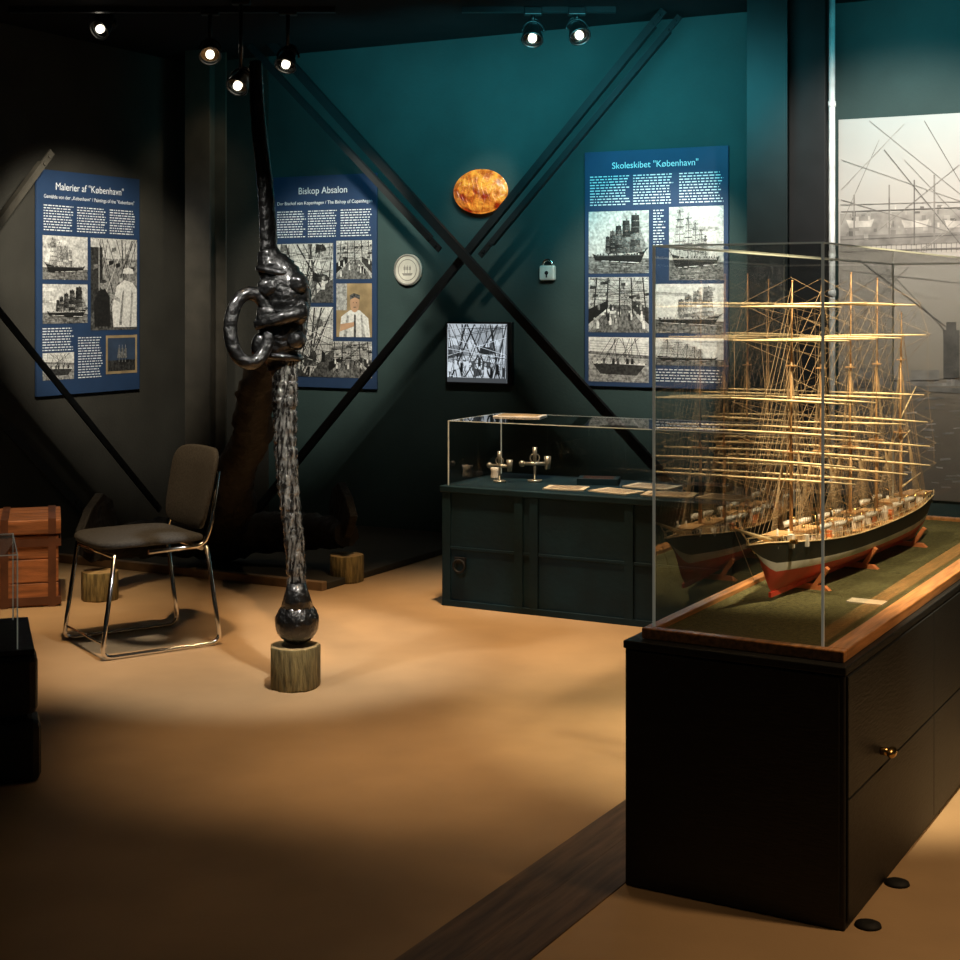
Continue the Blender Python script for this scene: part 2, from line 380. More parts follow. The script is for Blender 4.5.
    return [([(min(.999,max(.001,x)),min(.999,max(.001,y))) for x,y in p],t) for p,t in o]
def artmesh(name, x0,z0,x1,z1, kind, seed, parent, y):
    m=MB()
    for i,(pts,t) in enumerate(art(kind,seed)):
        yy=y-.00002*i
        m.poly([(x0+(x1-x0)*a,yy,z0+(z1-z0)*b) for a,b in pts],t)
    return make(name,m,PAL,parent)
def poster(loc,rz,w,h,label,title,tw,tz,sub,sw,sz,blocks,photos,seed):
    r=root('exhibition_poster',loc,rz,label,'poster')
    m=MB(); m.b2((-w/2,-.020,-h/2),(w/2,-.004,h/2)); make('poster_board',m,M_poster,r,bevel=.002)
    X=lambda fx:(fx-.5)*w
    Z=lambda fy:(.5-fy)*h
    textmesh('poster_title',title,tw*w,(0,-.022,Z(tz)),r,M_text)
    if sub: textmesh('poster_subtitle',sub,sw*w,(X(.06),-.022,Z(sz)),r,M_text,'LEFT')
    rr=random.Random(seed)
    for (x0,y0,x1,y1,lh) in blocks:
        m=MB(); y=y0
        while y<y1:
            x=x0; lim=x1-rr.random()*.04
            while x<lim:
                wl=min(.008+rr.random()*.03,lim-x)
                m.poly([(X(x),-.0215,Z(y+lh*.36)),(X(x+wl),-.0215,Z(y+lh*.36)),(X(x+wl),-.0215,Z(y)),(X(x),-.0215,Z(y))])
                x+=wl+.009
            y+=lh
        make('poster_body_text',m,M_text,r)['kind']='stuff'
    for i,(x0,y0,x1,y1,k,s) in enumerate(photos):
        artmesh('printed_photo',X(x0),Z(y1),X(x1),Z(y0),k,s,r,-.022)
c1=leftp(88,283.5,.002); poster((c1.x,c1.y,c1.z),RL,.92,1.37,'navy poster about ship paintings on the charcoal wall','Malerier af "København"',.66,.085,'Gemälde von der „København“ / Paintings of the "København"',.88,.125,
  [(.06,.155,.34,.265,.012),(.37,.155,.66,.265,.012),(.69,.155,.96,.265,.012),(.05,.70,.34,.80,.012),(.38,.745,.62,.93,.012)],
  [(.05,.29,.47,.485,'sail',1),(.50,.29,.97,.715,'people',2),(.05,.505,.47,.68,'ship',3),(.65,.74,.97,.92,'painting',4),(.05,.81,.34,.93,'boats',5)],1)
c2=backp(324.5,281.5,.002); poster((c2.x,c2.y,c2.z),RB,.82,1.38,'navy poster about a bishop on the dark wall behind the anchor','Biskop Absalon',.46,.085,'Der Bischof von Kopenhagen / The Bishop of Copenhagen',.90,.135,
  [(.06,.165,.34,.29,.012),(.36,.165,.64,.29,.012),(.67,.165,.96,.29,.012)],
  [(.04,.32,.6,.60,'rig',11),(.63,.31,.96,.49,'deck',12),(.04,.62,.6,.95,'rig',13),(.63,.51,.96,.76,'portrait',14),(.56,.78,.96,.95,'deck',15)],2)
c3=backp(656,268.5,.002); poster((c3.x,c3.y,c3.z),RB,.885,1.38,'navy poster about a training ship on the teal wall','Skoleskibet "København"',.60,.075,None,0,0,
  [(.04,.105,.33,.235,.012),(.35,.105,.64,.235,.012),(.67,.105,.97,.235,.012),(.49,.255,.58,.40,.012),(.5,.92,.97,.97,.012)],
  [(.03,.255,.46,.52,'ship',21),(.60,.245,.97,.55,'portside',22),(.03,.535,.46,.77,'deck',23),(.49,.565,.97,.77,'sail',24),(.03,.79,.46,.98,'boats',25),(.49,.79,.97,.905,'portside',26)],3)

# mural
ml=backp(839,120,.002); mr=backp(1040,120,.002)
mw=(mr-ml).xy.length; zt=ml.z; zb=.42
r=root('harbour_mural',((ml.x+mr.x)/2,(ml.y+mr.y)/2,zb),RB,'large pale photo mural of a ship in a foggy harbour','wall mural')
M_mur=bpy.data.materials.new('mural_fog'); M_mur.use_nodes=True
nt=M_mur.node_tree; b=nt.nodes['Principled BSDF']; b.inputs['Roughness'].default_value=.6
tc=nt.nodes.new('ShaderNodeTexCoord'); sp=nt.nodes.new('ShaderNodeSeparateXYZ'); nt.links.new(tc.outputs['Generated'],sp.inputs[0])
no=nt.nodes.new('ShaderNodeTexNoise'); no.inputs['Scale'].default_value=5; no.inputs['Detail'].default_value=8; nt.links.new(tc.outputs['Object'],no.inputs['Vector'])
ma_=nt.nodes.new('ShaderNodeMath'); ma_.operation='MULTIPLY_ADD'; ma_.inputs[1].default_value=.12; nt.links.new(no.outputs['Fac'],ma_.inputs[0]); 
sb=nt.nodes.new('ShaderNodeMath'); sb.operation='SUBTRACT'; sb.inputs[1].default_value=.06; nt.links.new(sp.outputs['Z'],sb.inputs[0]); nt.links.new(sb.outputs[0],ma_.inputs[2])
cr=nt.nodes.new('ShaderNodeValToRGB'); e=cr.color_ramp.elements
e[0].position=0; e[0].color=(.17,.14,.11,1); e[1].position=1; e[1].color=(.42,.43,.42,1)
for p,c in((.26,(.26,.22,.175,1)),(.36,(.46,.41,.34,1)),(.6,(.55,.51,.46,1)),(.85,(.50,.49,.47,1))):
    k=e.new(p); k.color=c
nt.links.new(ma_.outputs[0],cr.inputs[0]); nt.links.new(cr.outputs[0],b.inputs['Base Color'])
mh=zt-zb
m=MB(); m.b2((-mw/2,-.01,0),(mw/2,-.002,mh)); make('mural_print',m,M_mur,r)
fog=[pmat('mural_ink_%s'%n,(g,g*.94,g*.86),.6,var=.25,scale=14,det=10) for n,g in zip('abcdef',(.08,.15,.25,.62,.35,.44))]
m=MB()
cnt=[0]
def mpx(px,py):
    p=backp(px,py); return ((p-ml).xy.length*(1 if px>839 else -1), p.z-zb)
def mline(a,bq,w,t): 
    p=mpx(*a);q=mpx(*bq); cnt[0]+=1
    m.poly([(v.x-mw/2,-.0105-cnt[0]*.00002,v.y) for v in quadline(p,q,w)],t)
def mpoly(pts,t):
    cnt[0]+=1; m.poly([(mpx(*p)[0]-mw/2,-.0105-cnt[0]*.00002,mpx(*p)[1]) for p in pts],t)
mr_=random.Random(9)
for i in range(46):
    x=842+i*4.2; hgt=mr_.uniform(2,11); mpoly([(x,386),(x+4.2,386),(x+4.2,386-hgt),(x,386-hgt*mr_.uniform(.8,1.1))],mr_.choice([4,4,5,2]))
for i in range(110):
    x=845+mr_.random()*180; y=392+mr_.random()*95; mline((x,y),(x+mr_.uniform(3,12),y+mr_.uniform(-1,1)),.004+mr_.random()*.009,mr_.choice([2,2,4,4,5]))
mpoly([(841,382),(1038,392),(1038,398),(841,386)],2)
mpoly([(841,214),(1038,206),(1038,240),(841,246)],4)
mpoly([(841,236),(1038,230),(1038,240),(841,247)],2)
for i in range(90):
    x=843+mr_.random()*185; y=204+mr_.random()*32; w=mr_.uniform(1.5,6); h=mr_.uniform(1.5,6); mpoly([(x,y+h),(x+w,y+h),(x+w,y),(x,y)],mr_.choice([1,2,3,5,5,2]))
for x in(850,905,948): mpoly([(x,228),(x+22,227),(x+25,219),(x+18,221),(x+6,221),(x-3,220)],3)
for i in range(36): x=842+i*5; mline((x,252),(x,240),.004,2)
mline((841,252),(1030,246),.006,1); mline((841,240),(1030,232),.004,1); mline((841,205),(1030,200),.003,2)
for a,bq,w,t in [((885,150),(1030,330),.005,1),((842,212),(1030,205),.005,1),((842,200),(960,235),.004,2),
  ((855,195),(855,245),.008,2),((890,185),(890,245),.008,2),((915,180),(915,245),.007,1),((935,175),(935,248),.009,2),
  ((880,140),(842,225),.003,2),((960,165),(880,230),.003,2),((925,121),(1030,300),.004,1),((842,335),(960,215),.003,4),((842,300),(1030,180),.003,4),((905,160),(1000,260),.003,2),((860,260),(1030,390),.004,2),((842,270),(1030,290),.003,4),((870,250),(960,345),.003,4),((900,250),(850,380),.003,4),((842,160),(1030,225),.003,4),((870,121),(1030,250),.003,2),((842,190),(905,124),.003,4)]: mline(a,bq,w,t)
mpoly([(944,378),(960,378),(960,330),(957,330),(957,322),(947,322),(947,330),(944,330)],1); mpoly([(962,380),(985,380),(985,345),(962,345)],2)
for p in((860,368,880,380),(890,362,905,380),(912,370,940,380)): mpoly([(p[0],p[3]),(p[2],p[3]),(p[2],p[1]),(p[0],p[1])],4)
make('mural_ship_drawing',m,fog,r)['kind']='stuff'

# ---------------------------------------------------------------- monitor, plaque, oval, lock
t=backp(480,353,.003); r=root('wall_monitor',(t.x,t.y,t.z),RB,'small black monitor showing ship footage on the dark wall','monitor')
m=MB(); m.b2((-.222,-.035,-.192),(.235,0,.192)); make('monitor_housing',m,M_black,r,bevel=.005)
artmesh('monitor_screen',-.210,-.180,.205,.180,'screen',35,r,-.037)
scr=[o for o in bpy.data.objects if o.name.startswith('monitor_screen')][0]
for i in range(8):
    g=[.01,.03,.08,.16,.28,.45,.62,.8][i]
    scr.data.materials[i]=pmat('screen_glow_%s'%'abcdefgh'[i],(g*.3,g*.3,g*.3),.4,emit=(g*.85,g*.95,g*1.05),estr=.85)
t=backp(409,270,.004); r=root('round_plaque',(t.x,t.y,t.z),RB,'small round pale plaque with a ship emblem on the wall','plaque')
m=MB(); m.cyl((0,0,0),(0,-.02,0),.1,n=32); make('plaque_disc',m,pmat('plaque_paint',(.50,.48,.42),.5),r)
m=MB(); m.torus((0,-.02,0),.093,.006,Matrix.Rotation(math.pi/2,3,'X'),n=36); m.torus((0,-.02,0),.066,.0025,Matrix.Rotation(math.pi/2,3,'X'),n=36)
m.poly([(-.04,-.0215,-.02),(.04,-.0215,-.02),(.03,-.0215,-.035),(-.03,-.0215,-.035)]); 
for x in(-.02,0,.02): m.box((x,-.021,.005),(.003,.002,.05)); m.box((x,-.0212,.01),(.014,.002,.022))
make('plaque_emblem',m,pmat('plaque_ink',(.20,.19,.17),.5),r)
t=backp(484,192,.004); r=root('amber_oval_dish',(t.x,t.y,t.z),RB,'glowing amber oval glazed dish hung on the teal wall','wall dish')
m=MB(); m.sph((0,-.045,0),(.182,.04,.13),n=40,jit=.015); make('dish_bowl',m,M_amber,r)
m=MB()
m.torus((0,-.045,0),.183,.006,Matrix.Rotation(math.pi/2,3,'X'),n=40,sy=.72)
for i in range(9):
    x=-.14+.035*i; hh=.13*math.sqrt(max(0,1-(x/.182)**2))
    pts=[]
    for q in range(9):
        z=-hh*.9+hh*1.8*q/8; yy=-.045-.04*math.sqrt(max(0,1-(x/.182)**2-(z/.13)**2)); pts.append((x+.012*math.sin(q*1.1+i),yy-.001,z))
    m.prof(pts,[.0035]*9,n=6)
make('dish_rim',m,M_amber,r)
t=backp(549,268,.004); r=root('ship_padlock',(t.x,t.y,t.z),RB,'small old steel padlock mounted on the teal wall','padlock')
m=MB(); m.b2((-.05,-.035,-.075),(.05,0,.015)); make('lock_body',m,pmat('lock_metal',(.75,.75,.68),.35,metal=.3),r,bevel=.01)
m=MB(); m.torus((0,-.018,.015),.033,.008,Matrix.Rotation(math.pi/2,3,'X'),a0=0,a1=math.pi,n=14); m.cyl((.033,-.018,.015),(.033,-.018,.0),.008);m.cyl((-.033,-.018,.015),(-.033,-.018,0),.008)
make('lock_shackle',m,M_chrome,r)
m=MB(); m.cyl((0,-.034,-.03),(0,-.038,-.03),.012); m.box((0,-.036,-.045),(.008,.004,.025)); make('keyhole',m,M_black,r)

# ---------------------------------------------------------------- spotlights
def lamp(px,py,d,aim,label,k=1.0):
    p=at(px,py,d); r=root('ceiling_spotlight',(p.x,p.y,p.z),0,label,'spotlight','ceiling spotlights')
    m=MB(); m.b2((-.05,-.03,CEIL-p.z-.045),(.05,.03,CEIL-p.z)); make('ceiling_mount',m,M_black,r,bevel=.006)
    v=(Vector(aim)-p).normalized(); q=v.to_track_quat('Z','Y').to_matrix()
    m=MB(); m.cyl((0,0,.06),(0,0,CEIL-p.z-.04),.011,n=8); m.torus((0,0,.0),.06,.006,Matrix.Rotation(math.pi/2,3,'X'),a0=0,a1=math.pi,n=14); make('lamp_arm',m,M_black,r)
    m=MB(); m.prof([q@Vector((0,0,z*k)) for z in(-.085,-.075,-.03,-.025)],[x*k for x in(.02,.032,.034,.034)],n=20,caps=True)
    m.prof([q@Vector((0,0,z*k)) for z in(-.078,-.072)],[.016*k,.02*k],n=12)
    for z in(-.065,-.05,-.035): m.torus(q@Vector((0,0,z*k)),.036*k,.004*k,q,n=20,k=6)
    make('lamp_socket',m,M_black,r)
    m=MB(); m.prof([q@Vector((0,0,z*k)) for z in(-.025,0,.025,.05,.060)],[x*k for x in(.034,.044,.054,.060,.060)],n=24,caps=False)
    m.torus(q@Vector((0,0,.060*k)),.058*k,.005*k,q,n=24,k=6)
    make('lamp_head',m,M_lamp,r)
    m=MB(); m.cyl(q@Vector((0,0,.040*k)),q@Vector((0,0,.046*k)),.05*k,n=20); make('lamp_reflector',m,M_chrome,r)
    m=MB(); m.sph(q@Vector((0,0,.050*k)),.024*k,n=16); make('lamp_bulb',m,M_lens,r)
    return p
def tilt(px,py,d,dx,dy,dz):
    p=at(px,py,d); return (p.x+dx,p.y+dy,p.z+dz)
L1=lamp(105,26,8.5,tilt(105,26,8.5,-.35,-.7,-.45),'dark metal spotlight angled from the black ceiling')
L2=lamp(210,50,8.3,tilt(210,50,8.3,.15,-.8,-.7),'dark metal spotlight angled from the black ceiling')
L3=lamp(241,80,8.0,tilt(241,80,8.0,-.3,-.7,-.8),'dark metal spotlight hanging lower behind the anchor stock')
L4=lamp(288,58,8.3,tilt(288,58,8.3,-.2,-.6,-.9),'dark metal spotlight angled from the black ceiling')
L5=lamp(533,32,8.3,tilt(533,32,8.3,-.1,-.6,-.9),'dark metal spotlight hanging near the teal wall')
L6=lamp(577,30,8.3,tilt(577,30,8.3,.25,-.7,-.8),'dark metal spotlight hanging near the teal wall')
m=MB(); m.b2((-2.6,8.28,CEIL-.03),(-.8,8.32,CEIL)); make('lamp_track',m,M_black,label='black lamp track fixed to the ceiling',cat='lamp track')
m=MB(); m.b2((-.1,8.28,CEIL-.03),(.75,8.32,CEIL)); make('lamp_track',m,M_black,label='black lamp track fixed to the ceiling',cat='lamp track')

# ---------------------------------------------------------------- chair
ang=math.atan2(-.572,-.82); CP=Vector((-1.465,6.475,0))
r=root('visitor_chair',CP,ang,'chrome sled-base chair with dark grey fabric seat and back','chair')
def tube(name,pts,rad,mat,par,fr=.05):
    m=MB(); p=fillet(pts,fr); m.prof(p,[rad]*len(p),n=10); return make(name,m,mat,par)
for sy in(-1,1):
    y=.225*sy
    tube('leg_frame',[(-.21,y*.95,.43),(-.27,y,.010),(.26,y,.010),(.20,y*.97,.43)],.0095,M_chrome,r)
    tube('back_upright',[(.05,y*.93,.425),(-.2,y*.93,.43),(-.235,y*.93,.52),(-.275,y*.85,.74)],.0095,M_chrome,r,.04)
for a_,b_,rr_ in(((.2,-.215,.42),(.2,.215,.42),.009),((-.19,-.21,.42),(-.19,.21,.42),.009),((.24,-.225,.06),(.24,.225,.06),.005)):
    m=MB(); m.cyl(a_,b_,rr_); make('cross_bar',m,M_chrome,r)
def se(a,rx,ry,e=.45):
    c,s=math.cos(a),math.sin(a); return (math.copysign(abs(c)**e,c)*rx, math.copysign(abs(s)**e,s)*ry)
m=MB(); rs=[]
for z,k in((.440,.92),(.443,.98),(.450,1.0),(.460,1.0),(.468,.97),(.472,.86),(.474,.5),(.474,.05)):
    rs.append([(se(6.2832*i/40,.235*k,.23*k,.4)[0]+.01, se(6.2832*i/40,.235*k,.23*k,.4)[1], z+(.012*(se(6.2832*i/40,1,1)[1]**2)*k)) for i in range(40)])
m.rings(rs); make('seat',m,M_fab,r)
m=MB(); rs=[]
for o_,k in((-.013,.94),(-.009,1),(.006,1),(.013,.95),(.016,.5),(.016,.05)):
    ring=[]
    for i in range(40):
        a,b_=se(6.2832*i/40,.215*k,.175*k,.42)
        z=.66+b_; x=-.262-(z-.66)*.20+o_+.035*(a/.215)**2
        ring.append((x,a*(1+.06*(b_/.175)),z))
    rs.append(ring)
m.rings(rs); make('backrest',m,M_fab,r)

# ---------------------------------------------------------------- stumps
def stump(x,y,rad,h,label,z0=0):
    r=root('wooden_stump',(x,y,z0),0,label,'wood block')
    m=MB(); rs=[]
    ph=[R.uniform(-.05,.05) for _ in range(24)]
    for z in(0,.01,h*.5,h-.006,h): 
        kk=.97 if z in(0,h) else 1
        rs.append([(math.cos(6.2832*i/24)*rad*kk*(1+ph[i]),math.sin(6.2832*i/24)*rad*kk*(1+ph[i]),z) for i in range(24)])
    m.rings(rs,0,True,True,1); make('log_body',m,[M_stump,M_stumptop],r)
stump(-.708,5.74,.095,.16,'short round log block under the anchor stock')
stump(-.704,7.90,.09,.14,'short round log block supporting the anchor fluke')
stump(-1.88,7.42,.09,.14,'short round log block supporting the anchor fluke')

# ---------------------------------------------------------------- anchor
r=root('old_iron_anchor',(-.708,5.74,.16),0,'huge black iron stocked anchor leaning on log blocks','anchor')
O=Vector((-.708,5.74,.16))
bt=at(297,622,5.74)-O; eye=at(280,305,5.85)-O; e2=at(269,262,5.87)-O; tp=at(256,62,6.0)-O
m=MB(); m.sph(bt,.085,n=28,jit=.018); m.prof([bt+Vector((0,0,.05)),bt+Vector((0,0,.10)),bt+Vector((-.002,0,.15))],[.065,.05,.035]); make('stock_ball',m,M_iron,r)
m=MB(); n=130; pts=[];rd=[]
for i in range(n+1):
    t_=i/n; p=bt.lerp(eye,t_); p.x+=.008*math.sin(t_*9)+R.uniform(-.0015,.0015); pts.append(p); rd.append((.033+.020*t_)*(1+R.uniform(-.05,.05)))
m.prof(pts,rd,n=24,jit=.08); make('stock_lower_rod',m,M_ironglint,r)
m=MB(); pts=[];rd=[]
for i in range(51):
    t_=i/50; p=e2.lerp(tp,t_); p.x+=.006*math.sin(t_*6); pts.append(p); rd.append((.036-.010*t_)*(1+R.uniform(-.03,.03)))
m.prof(pts,rd,n=18,jit=.03); make('stock_upper_rod',m,M_iron,r)
# forged eye : compact hammered fitting
m=MB()
ctrl=[(268,250,.040),(270,258,.052),(274,266,.068),(280,276,.080),(285,288,.092),(287,300,.096),(286,310,.086),(284,317,.082),(284,326,.090),(281,338,.092),(279,348,.082),(281,358,.066),(283,368,.058),(284,376,.050)]
pts=[];rd=[]
for i in range(len(ctrl)-1):
    for q in range(4):
        f_=q/4; a_,b_=ctrl[i],ctrl[i+1]
        pts.append(at(a_[0]+(b_[0]-a_[0])*f_,a_[1]+(b_[1]-a_[1])*f_,5.84)-O); rd.append((a_[2]+(b_[2]-a_[2])*f_)*(1+R.uniform(-.03,.03)))
m.prof(pts,rd,n=30,jit=.035)
for px,py,rx,rz_,a_ in[(300,312,.035,.05,.2),(298,284,.04,.04,.5),(264,345,.048,.055,.3),(270,288,.05,.045,-.4),(296,340,.04,.035,-.4),(268,316,.045,.05,0)]:
    m.sph(at(px,py,5.80)-O,(rx,.055,rz_),n=22,jit=.04,rot=Matrix.Rotation(a_,3,'Y'),pw=.85)
make('stock_eye',m,M_iron,r)
for py,tl_ in((272,.2),(318,-.12),(356,.1)):
    m=MB(); m.torus(at(281 if py>300 else 277,py,5.84)-O,.072 if py!=318 else .088,.014,Matrix.Rotation(tl_,3,'Y'),n=44,k=10,jit=.08); make('binding_collar',m,M_iron,r)
m=MB(); m.prof([at(256,326,5.76)-O,at(285,317,5.73)-O,at(304,311,5.76)-O],[.020,.026,.030],n=12,jit=.06); make('stock_key',m,M_iron,r)
m=MB(); m.torus(at(250,328,5.74)-O,.090,.027,Matrix.Rotation(math.radians(78),3,'X')@Matrix.Rotation(.45,3,'Y'),n=64,sx=.86,sy=1.50,k=14,jit=.05)
make('anchor_ring',m,M_iron,r)
crown=Vector((-1.42,8.25,.19))-O
m=MB(); pts=[];rd=[]
for i in range(60):
    t_=i/59; pts.append(eye.lerp(crown,t_)+Vector((.018*math.sin(t_*17)+R.uniform(-.006,.006),0,-.02*math.sin(t_*3.14)))); rd.append((.062+.050*t_)*(1+R.uniform(-.10,.10)))
m.prof(pts,rd,n=18,jit=.11); make('shank',m,M_ironr,r)
fl=Vector((-1.92,7.40,.25))-O; fr_=Vector((-.70,7.88,.25))-O
for e_ in(fl,fr_):
    m=MB(); pts=[];rd=[]
    ct=(crown+e_)/2+Vector((( e_.x-crown.x)*.35,.18,0))
    for i in range(30):
        t_=i/29; pts.append((1-t_)**2*crown+2*t_*(1-t_)*ct+t_*t_*e_); rd.append((.13-.065*t_)*(1+R.uniform(-.06,.06)))
    m.prof(pts,rd,n=16,jit=.09); m.sph(crown,.15,n=20,jit=.07)
    make('arm',m,M_ironr,r)
    d=(pts[-1]-pts[-4]).normalized(); s=Vector((0,0,1)); nrm=d.cross(s).normalized()
    m=MB(); base=e_-d*.28
    out=[(0,-.04),(.06,-.13),(.18,-.17),(.32,-.10),(.42,0),(.32,.10),(.18,.17),(.06,.13),(0,.04)]
    th=.022
    ra=[base+d*a_+s*(b_+.10)+nrm*th for a_,b_ in out]; rb=[base+d*a_+s*(b_+.10)-nrm*th for a_,b_ in out]
    m.rings([ra,rb],sm=False); make('fluke',m,M_ironr,r,bevel=.006)

# ---------------------------------------------------------------- wooden chest
r=root('wooden_chest',(-2.04,7.26,0),math.radians(16),'reddish flat-topped wooden sea chest with bands by the charcoal wall','chest')
m=MB()
for i in range(3): m.b2((-.75,0,.003+i*.115),(0,.46,.1135+i*.115))
m.b2((-.745,.005,0),(-.005,.455,.345))
make('chest_body',m,M_chest,r,bevel=.004)
m=MB()
for i in range(4): m.b2((-.765,-.012+i*.121,.352),(.012,.107+i*.121,.42))
m.b2((-.76,-.008,.350),(.008,.468,.415)); make('lid',m,M_chest,r,bevel=.005)
for z in(.03,.31):
    m=MB(); m.b2((-.75,-.010,z-.018),(.012,0,z+.018)); m.b2((0,0,z-.018),(.012,.46,z+.018)); make('band',m,M_chestb,r)
for x in(-.03,-.25,-.48,-.72):
    m=MB(); m.b2((x-.018,-.014,0),(x+.018,-.001,.34)); m.b2((x-.018,-.020,.352),(x+.018,-.010,.425)); m.b2((x-.018,-.015,.419),(x+.018,.47,.426)); make('band',m,M_chestb,r)

# ---------------------------------------------------------------- glazed cases
def glassbox(r,x0,y0,x1,y1,z0,z1,e=.005,G=None):
    G=G or M_glassb
    P=[((x0,y0),(x1,y0)),((x1,y0),(x1,y1)),((x1,y1),(x0,y1)),((x0,y1),(x0,y0))]
    for a_,b_ in P:
        m=MB(); m.poly([(*a_,z0),(*b_,z0),(*b_,z1),(*a_,z1)]); make('glass_pane',m,G,r)
    m=MB(); m.poly([(x0,y0,z1),(x1,y0,z1),(x1,y1,z1),(x0,y1,z1)]); make('glass_top',m,G,r)
    for x,y in((x0,y0),(x1,y0),(x1,y1),(x0,y1)):
        m=MB(); m.b2((x-e/2,y-e/2,z0),(x+e/2,y+e/2,z1)); make('glass_edge',m,M_edge,r)
    e2=e*.7
    for a_,b_ in(((x0,y0-e2/2,z1-e2),(x1,y0+e2/2,z1)),((x0,y1-e2/2,z1-e2),(x1,y1+e2/2,z1)),((x0-e2/2,y0,z1-e2),(x0+e2/2,y1,z1)),((x1-e2/2,y0,z1-e2),(x1+e2/2,y1,z1))):
        m=MB(); m.b2(a_,b_); make('glass_edge',m,M_edge,r)
w_,l_,h_=.563,2.55,.62
r=root('ship_model_showcase',(.3668,3.794,0),RP,'black plinth showcase with tall glass cover over a mat','display case')
m=MB(); m.b2((.0,0,.0),(w_,l_,h_-.02)); make('plinth_body',m,M_plinth,r,bevel=.004)
m=MB(); m.b2((-.004,-.004,h_-.02),(w_+.004,l_+.004,h_)); make('plinth_top',m,M_plinth,r,bevel=.003)
m=MB()
m.b2((.012,-.004,.03),(w_-.012,0,h_-.025)); make('front_panel',m,M_plinth,r,bevel=.002)
for i in range(3):
    y0=.01+i*.843
    m=MB(); m.b2((w_,y0,.02),(w_+.006,y0+.840,.305)); make('side_drawer',m,M_plinth,r,bevel=.002)
    m=MB(); m.b2((w_,y0,.309),(w_+.006,y0+.840,h_-.024)); dd=make('side_drawer',m,M_plinth,r,bevel=.002)
    if i==0:
        m=MB(); m.cyl((0,0,0),(.02,0,0),.010); m.sph((.028,0,0),(.012,.026,.014),n=14)
        make('drawer_knob',m,M_brass,dd,loc=(w_+.006,y0+.28,.35)); 
x0,y0,x1,y1=.03,.035,w_-.012,2.42
m=MB(); z0,z1=h_,h_+.028
m.b2((x0,y0,z0),(x1,y0+.03,z1)); m.b2((x0,y1-.03,z0),(x1,y1,z1)); m.b2((x0,y0+.03,z0),(x0+.03,y1-.03,z1)); m.b2((x1-.05,y0+.03,z0),(x1,y1-.03,z1))
make('wooden_rim',m,M_rim,r,bevel=.003)
m=MB(); m.b2((x0+.03,y0+.03,z0),(x1-.05,y1-.03,z0+.015)); make('green_mat',m,M_mat,r)
glassbox(r,x0+.022,y0+.028,x1-.060,y1-.028,z1-.005,1.62,.006,M_glass)

# ---------------------------------------------------------------- ship model
HR=random.Random(5)
TS=math.radians(33.6); ctr=Vector((1.180,4.755,0))
ZB=h_+.015
r=root('ship_model',(ctr.x,ctr.y,ZB),math.radians(270)-TS,'five-masted sailing ship model with black, white and red hull','model ship')
LH=.74
def hullsec(t):
    b=.078*(1-abs(t)**(2.6 if t>0 else 3.6)*(1.0 if t>0 else .70)); 
    sheer=.128+.050*(t**2 if t>0 else .35*t*t)
    keel=.022+(.09*max(0,(t-.88)/.12)**1.5 if t>.88 else 0)+(.06*max(0,(-t-.88)/.12)**1.3 if t<-.88 else 0)
    return max(b,.003),sheer,keel
ts=[-1+2*i/52 for i in range(53)]
lv=[0,.04,.14,.28,.43,.47,.56,.60,.80,1.0]
mid={0:2,1:2,2:2,3:2,4:1,5:1,6:1,7:0,8:0}
def hp(t,l,side):
    b,s,k=hullsec(t); z=k+(s-k)*l
    full=(1-(1-l)**4.0) if abs(t)<.55 else (1-(1-l)**(4.0-2.4*(abs(t)-.55)/.45))
    x=t*LH+ (.05*(l-.3)*max(0,(t-.8)/.2)) + (.045*l**2*max(0,(t-.92)/.08)) - (.04*(l)*max(0,(-t-.85)/.15))
    return Vector((x, side*b*max(full,.03), z))
m=MB()
for side in(1,-1):
    b0=len(m.v)
    for t in ts:
        for l in lv: m.v.append(hp(t,l,side))
    nl=len(lv)
    for i in range(len(ts)-1):
        for j in range(nl-1):
            q=[b0+i*nl+j,b0+(i+1)*nl+j,b0+(i+1)*nl+j+1,b0+i*nl+j+1]
            m.face(q if side<0 else q[::-1], mid[j], True)
for e_ in(0,-1):
    t=ts[e_]; m.poly([hp(t,l,1) for l in lv]+[hp(t,l,-1) for l in lv[::-1]],0)
m.b2((-LH*.86,-.004,.012),(LH*.90,.004,.026),2)
make('hull',m,[M_hullb,M_hullw,M_hullr],r)
m=MB(); 
for i in range(len(ts)-1):
    a_,b_=hp(ts[i],.95,1),hp(ts[i+1],.95,1); c_,d_=hp(ts[i+1],.95,-1),hp(ts[i],.95,-1)
    m.poly([a_,b_,c_,d_])
make('deck',m,M_deck,r)
m=MB()
for side in(1,-1):
    p=[hp(t,1.0,side)+Vector((0,0,.0015)) for t in ts]; m.prof(p,[.0020]*len(p),n=6)
    for t in ts[::2]:
        a_=hp(t,1,side); m.cyl(a_,a_+Vector((0,0,.018)),.0009,n=4)
    p=[hp(t,1.0,side)+Vector((0,0,.019)) for t in ts]; m.prof(p,[.0010]*len(p),n=5)
make('rail',m,M_cream,r)
def dz(x): return hp(x/LH,.95,1).z
m=MB(); m.cyl((.66,0,dz(.66)+.01),(.91,0,.235),.007,.003,n=10); m.cyl((.77,0,.15),(.86,0,.22),.0022,n=6)
make('bowsprit',m,M_cream,r)
